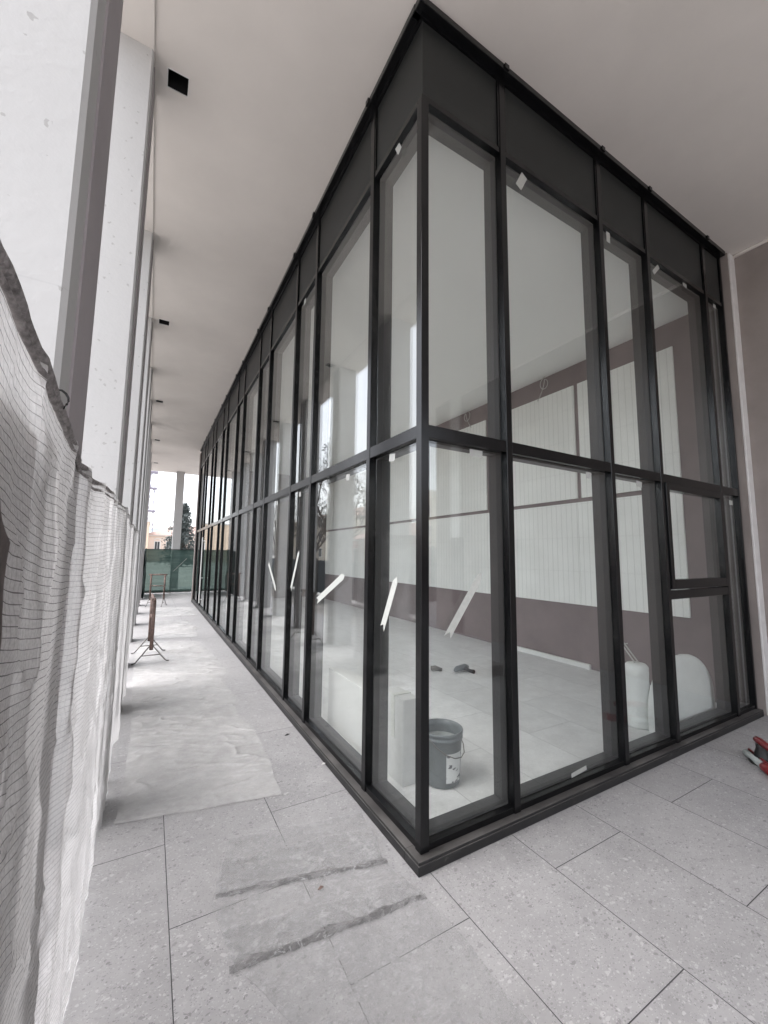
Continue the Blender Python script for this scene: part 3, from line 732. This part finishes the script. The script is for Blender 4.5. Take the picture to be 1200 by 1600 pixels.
# rolled hem along the top
hp = []; hr = []
nH = 300
raw = [net_p(i/(nH-1), 1.0) for i in range(nH)]
for i in range(nH):
    k0, k1 = max(0, i-7), min(nH-1, i+7)
    ax = sum(raw[k][0] for k in range(k0, k1+1))/(k1-k0+1)
    q = raw[i]; hp.append((.6*ax+.4*q[0]-.002, q[1], q[2]-.008 + .004*fbm(i*.11, 2)))
    th = .55 + .45*max(0, min(1, (.2-q[1])/1.0))
    hr.append((.0105 + .004*fbm(i*.13, 7) + .002*fbm(i*.6, 1))*th)
MB().tube(hp, hr, 9).build('rolled_hem', 'hem', nt_, smooth=True)
hp2 = [(a+.006, b, c-.024-.008*fbm(i*.05, 4)) for i, (a,b,c) in enumerate(hp)]
MB().tube(hp2, [r*.45*(1+.5*fbm(i*.2, 9)) for i, r in enumerate(hr)], 7).build('hem_fold', 'hem', nt_, smooth=True)
for y in (-.93, 1.79, 3.4):
    z = interp(TOPS, y); x = net_x(y, z)
    q = [(x+.014*math.cos(a), y + .004*math.sin(3*a), z-.010+.018*math.sin(a)) for a in [2*math.pi*k/14 for k in range(15)]]
    MB().tube(q, .0022, 6).build('wire_tie', 'black', nt_, smooth=True)
# thin post that lifts the net at the second support
ps = MB().tube([(-1.483,1.79,0),(-1.483,1.79,1.99)], .012, 8); ps.build('support_rod', 'greysteel', nt_, smooth=True)

# ------------------------------------------------------------------ dust sheets on the paving
def poly_at(pts, t):
    ls = [0]
    for a, b in zip(pts, pts[1:]): ls.append(ls[-1] + math.dist(a, b))
    d = t*ls[-1]
    for i in range(len(pts)-1):
        if d <= ls[i+1] or i == len(pts)-2:
            k = (d-ls[i])/max(1e-6, ls[i+1]-ls[i]); a, b = pts[i], pts[i+1]
            return (a[0]+(b[0]-a[0])*k, a[1]+(b[1]-a[1])*k)
def sheet(name, left, right, nu, nv, z0, amp, mat, label, cat, seed, aniso=(2.2, 6.0), group=None, parent=None, ragged=.012):
    m = MB()
    def f(u, v):
        a = poly_at(left, v); b = poly_at(right, v)
        x = a[0] + (b[0]-a[0])*u; y = a[1] + (b[1]-a[1])*u
        e = min(u, 1-u, v, 1-v)
        k = max(0, 1-e*14)
        x += ragged*k*fbm(y*5, u*3, seed); y += ragged*k*fbm(x*5, v*3, seed+5)
        yr = y + .22*x + .10*fbm(x*1.3, y*1.1, seed)
        h = max(0, 1 - abs(fbm(x*aniso[0]*.5, yr*aniso[1]*.75, seed+1, 4))*3.2)**2
        h3 = max(0, 1 - abs(fbm(x*1.1+yr*1.6, yr*2.2-x*.7, seed+4, 3))*5.5)**2
        lift = .5 + .5*fbm(x*1.2, y*.9, seed+6, 2)
        return (x, y, z0 + amp*(.55*h*lift + .5*h3) * min(1, .25 + e*9))
    o = m.grid(f, nu, nv).build(name, mat, parent, smooth=True, solid=0)
    if label: tag(o, label, cat, group)
    return o
sheet('dust_sheet', [(-1.385,1.23),(-1.36,2.0),(-1.353,2.75),(-1.40,4.5),(-1.42,7.2)], [(-.415,1.05),(-.37,1.6),(-.345,2.3),(-.44,2.62),(-.34,3.2),(-.40,3.9),(-.26,4.3),(-.30,5.3),(-.42,6.6)], 130, 520, .004, .020, 'film',
      'long wrinkled translucent dust sheet covering the walkway paving beside the net', 'sheet', 3, group='plastic sheets on the walkway')
sheet('dust_sheet', [(-1.28,7.3),(-1.2,8.6),(-1.15,9.6)], [(-.40,7.0),(-.30,8.2),(-.42,9.4)], 60, 120, .004, .035, 'film',
      'smaller pale plastic sheet on the walkway just beyond the near trestle', 'sheet', 11, group='plastic sheets on the walkway')
sheet('dust_sheet', [(-1.25,10.2),(-1.1,12.2)], [(-.1,10.0),(-.05,11.9)], 50, 90, .004, .03, 'film',
      'pale plastic sheet on the walkway around the far trestle', 'sheet', 17, group='plastic sheets on the walkway')
sheet('film_sheet', [(-.60,-1.25),(-.70,-.45),(-.90,-.02),(-.95,.33),(-.80,.765)], [(.02,-1.2),(-.03,-.62),(-.012,-.38),(-.035,-.10),(-.10,.19),(-.02,.61)], 150, 320, .004, .006, 'filmclear',
      'clear wrinkled film with two dirty, shadow-toned felt folds in front of the corner', 'sheet', 23, group='plastic sheets on the walkway', ragged=.008)
def ridge(a, b, w, hgt, seed, label):
    m = MB(); a = Vector(a); b = Vector(b); d = (b-a).normalized(); n = Vector((-d.y, d.x))
    def f(u, v):
        q = a + (b-a)*u + n*((v-.5)*w*(1+.5*fbm(u*6, seed)+.5*fbm(u*40, seed+2+round(v))) + .014*fbm(u*4, seed+3))
        s = math.sin(math.pi*v)
        return (q.x, q.y, .007 + hgt*s*(.8+.4*fbm(u*9, v*2, seed)) * min(1, u*14+.3, (1-u)*14+.3))
    o = m.grid(f, 120, 12).build('felt_fold', 'feltdark', None, smooth=True); tag(o, label, 'fold', 'dirty shadow-toned felt folds under the clear film')
M['feltdark'] = film('dirty_shadowed_felt', 0.55, (0.17, 0.166, 0.165), 0.1, 0.3, 0.45, 16.0, 1.0)  # dirty grey felt, with the shadow of the fold painted into the dark colour
ridge((-.925,.375), (-.085,.175), .030, .010, 4, 'dirty felt fold with its shadow in the dark colour, crossing the film, nearer the glass corner')
ridge((-.925,-.02), (-.035,-.112), .034, .011, 8, 'dirty felt fold with its shadow in the dark colour, crossing the film, nearer the camera')
# strips of grey fleece between the folds
sheet('fleece_strip', [(-.93,.39),(-.87,.60)], [(-.10,.20),(-.04,.46)], 90, 40, .012, .006, 'felt', 'grey fleece strip lying over the paving beside the corner of the glass', 'fleece', 31, ragged=.03, group='fleece strips by the corner')
sheet('fleece_strip', [(-.93,0.0),(-.93,.17)], [(-.045,-.10),(-.07,.03)], 90, 30, .012, .006, 'felt', 'second grey fleece strip, along the fold nearer the camera', 'fleece', 37, ragged=.03, group='fleece strips by the corner')
# little litter
def litter():
    spots = [(-.47,.17,'small reddish dry leaf on the clear film by the corner','leaf','rust',.011), (-.12,1.92,'small dark chip of debris on the paving beside the long glass wall','debris','dark',.016),
             (-.02,1.28,'tiny white crumb against the plinth of the long glass wall','crumb','whitepaint',.012)]
    for x,y,l,c,mt,s in spots:
        m = MB(); m.prism([(x-s*1.4,y-s*.3,.012),(x,y-s*.5,.012),(x+s*1.5,y,.014),(x+s*.2,y+s*.5,.018)], (0,0,.004))
        tag(m.build(c, mt), l, c)
litter()

# ------------------------------------------------------------------ rusty trestle stands
def trestle(cx, cy, rot, label, h=.92, L_=.36):
    t = thing('trestle_stand', label, 'trestle', (cx, cy, 0), 'rusty trestle stands on the walkway')
    Rm = Matrix.Rotation(rot, 3, 'Z')
    def W(x, y, z): q = Rm @ Vector((x, y, z)); return (q.x+cx, q.y+cy, q.z)
    for s in (-1, 1):
        m = MB(); m.tube([W(0, s*L_, .19), W(0, s*L_, h)], .026, 8); m.build('upright', 'rust', t, smooth=True)
        m = MB()
        for sx in (-1, 1):
            m.tube([W(sx*.012, s*L_, .26), W(sx*.20, s*L_+.02*s, .02), W(sx*.245, s*L_+.02*s, .012)], .0095, 6)
        m.tube([W(-.12, s*L_+.01*s, .115), W(.12, s*L_+.01*s, .115)], .008, 6)
        m.build('foot', 'greysteel', t, smooth=True)
    m = MB(); m.tube([W(0, -L_-.06, h+.016), W(0, L_+.06, h+.016)], .022, 8); m.build('top_bar', 'rust', t, smooth=True)
    m = MB(); m.tube([W(0, -L_, .62), W(0, L_, .62)], .014, 8); m.build('cross_bar', 'rust', t, smooth=True)
trestle(-1.215, 5.68, R(2), 'near rusty trestle stand beside the columns, seen end on')
trestle(-1.05, 12.7, R(70), 'far rusty trestle stand in front of the green fence, seen broadside', .95, .2)

# ------------------------------------------------------------------ green mesh fence at the far end
fz = thing('mesh_fence', 'green privacy mesh fence closing the far end of the walkway', 'fence', (0, 17, 0))
def gm(u, v):
    x = -2.7 + 8.7*u; z = .07 + (1.71+.012*math.sin(x*3))*v
    return (x, 17.0 + .05*fbm(x*1.1, z*.8) + .025*math.sin(x*2.4), z + .02*fbm(x*2)*(1-v))
MB().grid(gm, 160, 24).build('mesh_panel', 'green', fz, smooth=True)
def gm2(u, v):
    y = 14.9 + 2.1*u; z = .03 + (1.80-.1*(1-u))*v
    return (-1.455 + .05*fbm(y*3, z*1.5, 3) + .02*math.sin(y*9+z), y, z)
MB().grid(gm2, 50, 30).build('loose_end', 'darkgreen', fz, smooth=True) if False else None
M['darkgreen'] = simple('dark_green_mesh', (0.018, 0.035, 0.03), 0.9, 0.4, 9, .3, 40)
MB().grid(gm2, 50, 30).build('loose_end', 'darkgreen', fz, smooth=True)
for x in (-2.6, -.52, 1.6, 3.7, 5.9):
    MB().tube([(x,17.06,0),(x,17.06,1.80)], .022, 8).build('fence_post', 'cablewhite', fz, smooth=True)
MB().tube([(-2.7,17.05,1.785),(6,17.05,1.785)], .014, 6).build('top_wire', 'dark', fz)
MB().tube([(-2.7,17.03,.10),(-1,17.0,.075),(.5,17.02,.09),(6,17.03,.08)], .022, 6).build('bottom_roll', 'darkgreen', fz)
MB().tube([(-.45,16.93,.9),(.02,16.93,1.42)], .006, 5).build('brace_wire', 'cablewhite', fz)
kb = MB().box(-2.7, 17.4, 0, 6, 17.75, .12).build('kerb', 'kerb', None, bevel=.01); tag(kb, 'pale concrete kerb just behind the green mesh fence', 'kerb')

# ------------------------------------------------------------------ left of the columns, mirrored in the glass
lh = thing('hoarding', 'dark blue site hoarding left of the columns, mirrored in the glass', 'fence', (-4.2, 15, 0))
m = MB().box(-4.22, 3.6, .22, -4.16, 30, 1.42); m.build('hoarding_board', 'darkmesh', lh)
for i in range(12): MB().box(-4.16, 3.8+2.3*i, 0, -4.09, 3.88+2.3*i, 1.5).build('hoarding_post', 'greysteel', lh)
kb = MB().box(-4.6, 3.4, -.06, -4.05, 30, .12).build('kerb', 'kerb', None, bevel=.01); tag(kb, 'pale kerb at the foot of the dark blue hoarding', 'kerb')

def building(name, label, wallmat, x0, y0, x1, y1, h, roofh, roofmat, wins, face='x+'):
    b = thing(name, label, 'building', ((x0+x1)/2, (y0+y1)/2, -.06))
    MB().box(x0,y0,-.06,x1,y1,h).build('wall', wallmat, b)
    if roofh:
        o = .5; m = MB(); cx = (x0+x1)/2; cy = (y0+y1)/2
        if (x1-x0) > (y1-y0):
            m.v = [(x0-o,y0-o,h),(x1+o,y0-o,h),(x1+o,y1+o,h),(x0-o,y1+o,h),(x0+(y1-y0)/2.4,cy,h+roofh),(x1-(y1-y0)/2.4,cy,h+roofh)]
            m.f = [(0,1,5,4),(1,2,5),(2,3,4,5),(3,0,4),(3,2,1,0)]
        else:
            m.v = [(x0-o,y0-o,h),(x1+o,y0-o,h),(x1+o,y1+o,h),(x0-o,y1+o,h),(cx,y0+(x1-x0)/2.4,h+roofh),(cx,y1-(x1-x0)/2.4,h+roofh)]
            m.f = [(0,1,4),(1,2,5,4),(2,3,5),(3,0,4,5),(3,2,1,0)]
        m.build('roof', roofmat, b)
        e = MB().box(x0-.35,y0-.35,h-.18,x1+.35,y1+.35,h-.002); e.build('eaves', 'whitepaint', b)
    else:
        MB().box(x0-.1,y0-.1,h,x1+.1,y1+.1,h+.25).build('parapet', 'kerb', b)
    for (a, z, ww, hh) in wins:
        if face == 'x+':
            f = MB().box(x1-.02,a-ww/2-.12,z-.12,x1+.05,a+ww/2+.12,z+hh+.12).build('window', 'whitepaint', b)
            MB().box(x1+.0,a-ww/2,z,x1+.07,a+ww/2,z+hh).build('pane', 'winglass', f)
        elif face == 'y-':
            f = MB().box(a-ww/2-.12,y0-.05,z-.12,a+ww/2+.12,y0+.02,z+hh+.12).build('window', 'whitepaint', b)
            for s in (-1, 1): MB().box(a+s*ww/4-ww/4+.04,y0-.07,z,a+s*ww/4+ww/4-.04,y0,z+hh).build('pane', 'winglass', f)
            ar = MB(); q = [(a+(ww/2+.1)*math.cos(R(k)), y0-.04, z+hh+.25+(ww/2+.1)*.7*math.sin(R(k))) for k in range(0,181,20)]
            ar.tube(q, .09, 5).build('arch_moulding', 'whitepaint', b)
        else:
            f = MB().box(a-ww/2-.12,y1-.02,z-.12,a+ww/2+.12,y1+.05,z+hh+.12).build('window', 'whitepaint', b)
            MB().box(a-ww/2,y1,z,a+ww/2,y1+.07,z+hh).build('pane', 'winglass', f)
    return b
building('house', 'pink rendered house with brown hipped roof beyond the green fence', 'pinkwall', -2.2, 90, 17, 102, 5.1, 2.4, 'rooftile', [(-.3,2.3,.9,1.5),(1.75,2.3,.9,1.5),(4,2.3,.9,1.5),(7,2.3,.9,1.5)], 'y-')
building('house', 'taller orange house at the left of the pink one, mostly hidden by columns', 'orangewall', -14, 80, -1.85, 92, 7.0, 0, None, [(-3.5,1.8,1.2,1.6),(-6.5,1.8,1.2,1.6),(-3.5,4.6,1.2,1.6)], 'y-')
building('apartment_block', 'pale bluish flat roofed block far behind the pink house', 'paleblock', -2, 210, 22, 225, 12.5, 0, None, [(2,8,2,1.6),(8,8,2,1.6),(14,8,2,1.6)], 'y-')
building('house', 'dark red brick house left of the columns, seen in the glass', 'redbrick', -30, 16, -19, 44, 3.4, 2.0, 'rooftile', [(19,.9,1.3,1.4),(24,.9,1.3,1.4),(29,.9,1.3,1.4),(35,.9,1.3,1.4),(40,.9,1.3,1.4)], 'x+')
building('house', 'ochre apartment house left of the walkway, seen in the far panes', 'yellowwall', -44, 66, -28, 96, 9.0, 2.6, 'rooftile', [(70+5*i, 1.2+3*j, 1.4, 1.6) for i in range(6) for j in range(3)], 'x+')
building('apartment_block', 'yellow apartment block behind the camera, mirrored right of the corner post', 'yellowwall', 22, -62, 52, -48, 11.5, 0, None, [(24+3.6*i, 1.5+3.1*j, 1.4, 1.6) for i in range(7) for j in range(3)], 'y+')

mh = thing('hoarding', 'dark maroon site hoarding behind the camera, mirrored right of the corner post', 'fence', (9, -10, 0))
MB().box(4.9,-10.05,.0,22,-9.98,1.95).build('hoarding_board', 'maroonmesh', mh)
for i in range(8): MB().box(5.2+2.4*i,-9.98,0,5.28+2.4*i,-9.9,2.0).build('hoarding_post', 'dark', mh)
pc = MB().box(WX-.07, -5.12, 2.06, WX-.001, -4.80, ZT-.02).build('white_panel', 'whitepaint', w)
MB().box(WX-.03, -5.14, .0, WX-.001, -4.78, 2.05).build('door_recess', 'maroonmesh', w)

# lattice mast
mt = thing('lattice_mast', 'tall pale lattice mast standing far behind the pink house', 'mast', (-2.1, 140, -.06))
m = MB(); H_ = 44
for (sx, sy) in ((-1,-1),(1,-1),(1,1),(-1,1)): m.tube([(-2.1+sx*.85,140+sy*.85,-.06),(-2.1+sx*.5,140+sy*.5,H_)], .10, 5)
m.build('mast_leg', 'mast', mt)
m = MB()
for i in range(26):
    z0 = i*H_/26; z1 = (i+1)*H_/26; w0 = .85-.35*z0/H_; w1 = .85-.35*z1/H_
    s = 1 if i % 2 else -1
    m.tube([(-2.1-s*w0,139.15,z0),(-2.1+s*w1,139.15,z1)], .055, 4); m.tube([(-2.1-w1,139.15,z1),(-2.1+w1,139.15,z1)], .055, 4)
    m.tube([(-2.1-s*w0,140.7,z0),(-2.1+s*w1,140.7,z1)], .055, 4)
m.build('lattice', 'mast', mt)
for z in (14, 21, 26, 33): MB().box(-3.4,138.9,z,-.8,141.1,z+.5).build('platform', 'mast', mt)

# ------------------------------------------------------------------ trees
def leafcards(m, pts, size, r, seed=0):
    rg = random.Random(seed)
    for q in pts:
        s = size*(.6+.8*rg.random())
        a = Vector((rg.gauss(0,1), rg.gauss(0,1), rg.gauss(0,.7))).normalized(); b = a.orthogonal().normalized()
        b.rotate(Matrix.Rotation(rg.random()*6.28, 3, a)); c = a.cross(b)
        k = len(m.v); q = Vector(q)
        m.v += [tuple(q - b*s), tuple(q + c*s*.35), tuple(q + b*s), tuple(q - c*s*.35)]; m.f.append((k,k+1,k+2,k+3))
def conifer(x, y, h, w_, label, seed):
    t = thing('conifer_tree', label, 'tree', (x, y, -.06)); rg = random.Random(seed)
    MB().tube([(x,y,-.06),(x+.1,y,h*.5),(x,y,h*.97)], [.2,.13,.02], 8).build('trunk', 'bark', t)
    pts = []
    for tier in range(34):
        z = h*(.06 + .92*tier/34); rr = w_*(1-(z/h))**.75*(.75+.5*rg.random())+.1
        for k in range(9):
            a = rg.random()*6.28; L_ = rr*(.55+.6*rg.random())
            for j in range(26):
                f = (j/26)**.7
                pts.append((x+math.cos(a)*L_*f+rg.gauss(0,.13), y+math.sin(a)*L_*f+rg.gauss(0,.13), z - .25*f*f*L_ + .35*f*.3 + rg.gauss(0,.10)))
    m = MB(); leafcards(m, pts, .17, 0, seed); m.build('crown', 'conifer', t)
conifer(2.0, 55, 8.0, 2.5, 'dark bushy conifer behind the far white column', 5)
def bare_tree(x, y, h, label, seed, mat='bark', leaves=0, upright=.5):
    t = thing('bare_tree', label, 'tree', (x, y, -.06), 'bare trees around the site'); rg = random.Random(seed)
    m = MB(); tips = []
    def grow(p, d, L_, r, lev):
        pts = [p]; q = p
        for i in range(4):
            d = (d + Vector((rg.gauss(0,.13), rg.gauss(0,.13), rg.gauss(.06,.08)))).normalized(); q = q + d*L_/4; pts.append(q)
        m.tube([tuple(a) for a in pts], [r, r*.9, r*.8, r*.7, r*.58], 6 if lev < 2 else 4, False)
        if lev >= 4: tips.extend(pts[2:]); return
        for k in range(rg.choice((3,4)) if lev else 6):
            s = rg.choice(pts[2:]) if lev else pts[-1-(k % 3)]
            a = Vector((rg.gauss(0,1), rg.gauss(0,1), upright+.3*rg.random())).normalized()
            grow(s, (d*.7 + a*.8).normalized(), L_*(.58+.2*rg.random()), r*.5, lev+1)
    grow(Vector((x,y,-.06)), Vector((0,0,1)), h*.38, h*.018, 0)
    m.build('trunk', mat, t)
    if leaves:
        lp = [tuple(rg.choice(tips) + Vector((rg.gauss(0,.2),rg.gauss(0,.2),rg.gauss(0,.2)))) for _ in range(leaves)]
        l = MB(); leafcards(l, lp, .10, 0, seed); l.build('crown', 'ivy', t)
TR = [(-8.5,21,9,1,900,'leafy half bare tree beyond the dark hoarding, mirrored in the fifth side pane'),(-11,31,9,2,500,'thin bare tree farther along beyond the dark hoarding'),(-12,13.5,8,3,0,'bare tree with many upright twigs, mirrored in the second side pane'),
      (-13,9.5,8,4,0,'slim bare tree mirrored at the left edge of the first side pane'),(-14,7,8.5,8,0,'bare tree mirrored beside the corner post'),(-17,50,11,5,700,'tall tree in front of the ochre house, seen in the far panes'),
      (15,-27,6,6,700,'shrubby brown tree behind the maroon hoarding, mirrored by the corner post'),(20,-30,6.5,7,700,'second brown tree behind the maroon hoarding'),(-10,40,8,9,300,'bare tree between the hoarding and the ochre house')]
for (x,y,h,sd,lv,lb) in TR: bare_tree(x, y, h, lb, sd, leaves=lv)

# ------------------------------------------------------------------ camera
cam = bpy.data.cameras.new('camera'); co = bpy.data.objects.new('camera', cam); C.objects.link(co); SC.camera = co
cam.sensor_fit = 'HORIZONTAL'; cam.sensor_width = 36; cam.lens = 36*630.706/1200; cam.clip_start = .02; cam.clip_end = 2000
rows3 = [(0.86691065,-0.49834172,0.01102021),(0.06244117,0.08663479,-0.99428141),(0.49453717,0.86264126,0.10622167)]
rx, ry, rz = [Vector(r) for r in rows3]
mw = Matrix(((rx.x,-ry.x,-rz.x,-1.29782751),(rx.y,-ry.y,-rz.y,-1.86340935),(rx.z,-ry.z,-rz.z,1.64944),(0,0,0,1)))
co.matrix_world = mw

# ------------------------------------------------------------------ light: overcast day
SUN_EL, SUN_AZ = 64, -82      # azimuth from +Y toward +X
wd = bpy.data.worlds.new('World'); SC.world = wd; wd.use_nodes = True
nt = wd.node_tree; nt.nodes.clear()
sky = nt.nodes.new('ShaderNodeTexSky'); sky.sky_type = 'NISHITA'; sky.sun_disc = False
sky.sun_elevation = R(SUN_EL); sky.sun_rotation = R(SUN_AZ); sky.dust_density = 3.0; sky.air_density = 1.0; sky.ozone_density = 1.0
hs = nt.nodes.new('ShaderNodeHueSaturation'); hs.inputs['Saturation'].default_value = 0.24
nt.links.new(sky.outputs[0], hs.inputs['Color'])
# soft broken cloud
tc = nt.nodes.new('ShaderNodeTexCoord'); cn = nt.nodes.new('ShaderNodeTexNoise'); cn.inputs['Scale'].default_value = 3.0; cn.inputs['Detail'].default_value = 5
nt.links.new(tc.outputs['Generated'], cn.inputs['Vector'])
cr = ramp(nt, [(0.3, (.86,.88,.93)), (0.7, (1.08,1.06,1.05))]); nt.links.new(cn.outputs[0], cr.inputs[0])
sk_ = mixc(nt, 1.0, hs.outputs[0], cr.outputs[0], 'MULTIPLY')
bg = nt.nodes.new('ShaderNodeBackground'); bg.inputs['Strength'].default_value = 0.15
nt.links.new(sk_, bg.inputs['Color'])
ow = nt.nodes.new('ShaderNodeOutputWorld'); nt.links.new(bg.outputs[0], ow.inputs[0])
sl = bpy.data.lights.new('sun', 'SUN'); sl.energy = 0.5; sl.angle = R(60); sl.color = (1.0, .97, .93)
so = bpy.data.objects.new('sun', sl); C.objects.link(so)
sd = Vector((math.sin(R(SUN_AZ))*math.cos(R(SUN_EL)), math.cos(R(SUN_AZ))*math.cos(R(SUN_EL)), math.sin(R(SUN_EL))))
so.rotation_euler = sd.to_track_quat('Z', 'Y').to_euler(); so.location = (-10, 0, 20)

# ------------------------------------------------------------------ render settings
SC.render.engine = 'CYCLES'
cy = SC.cycles
cy.use_denoising = True
try: cy.denoiser = 'OPENIMAGEDENOISE'; cy.denoising_input_passes = 'RGB_ALBEDO_NORMAL'
except Exception: pass
cy.max_bounces = 14; cy.diffuse_bounces = 7; cy.glossy_bounces = 6; cy.transmission_bounces = 6; cy.transparent_max_bounces = 24
cy.caustics_reflective = False; cy.caustics_refractive = False; cy.sample_clamp_indirect = 8.0
vs = SC.view_settings; vs.view_transform = 'Standard'; vs.look = 'None'; vs.gamma = 1.0; vs.exposure = 2.2; vs.use_curve_mapping = False
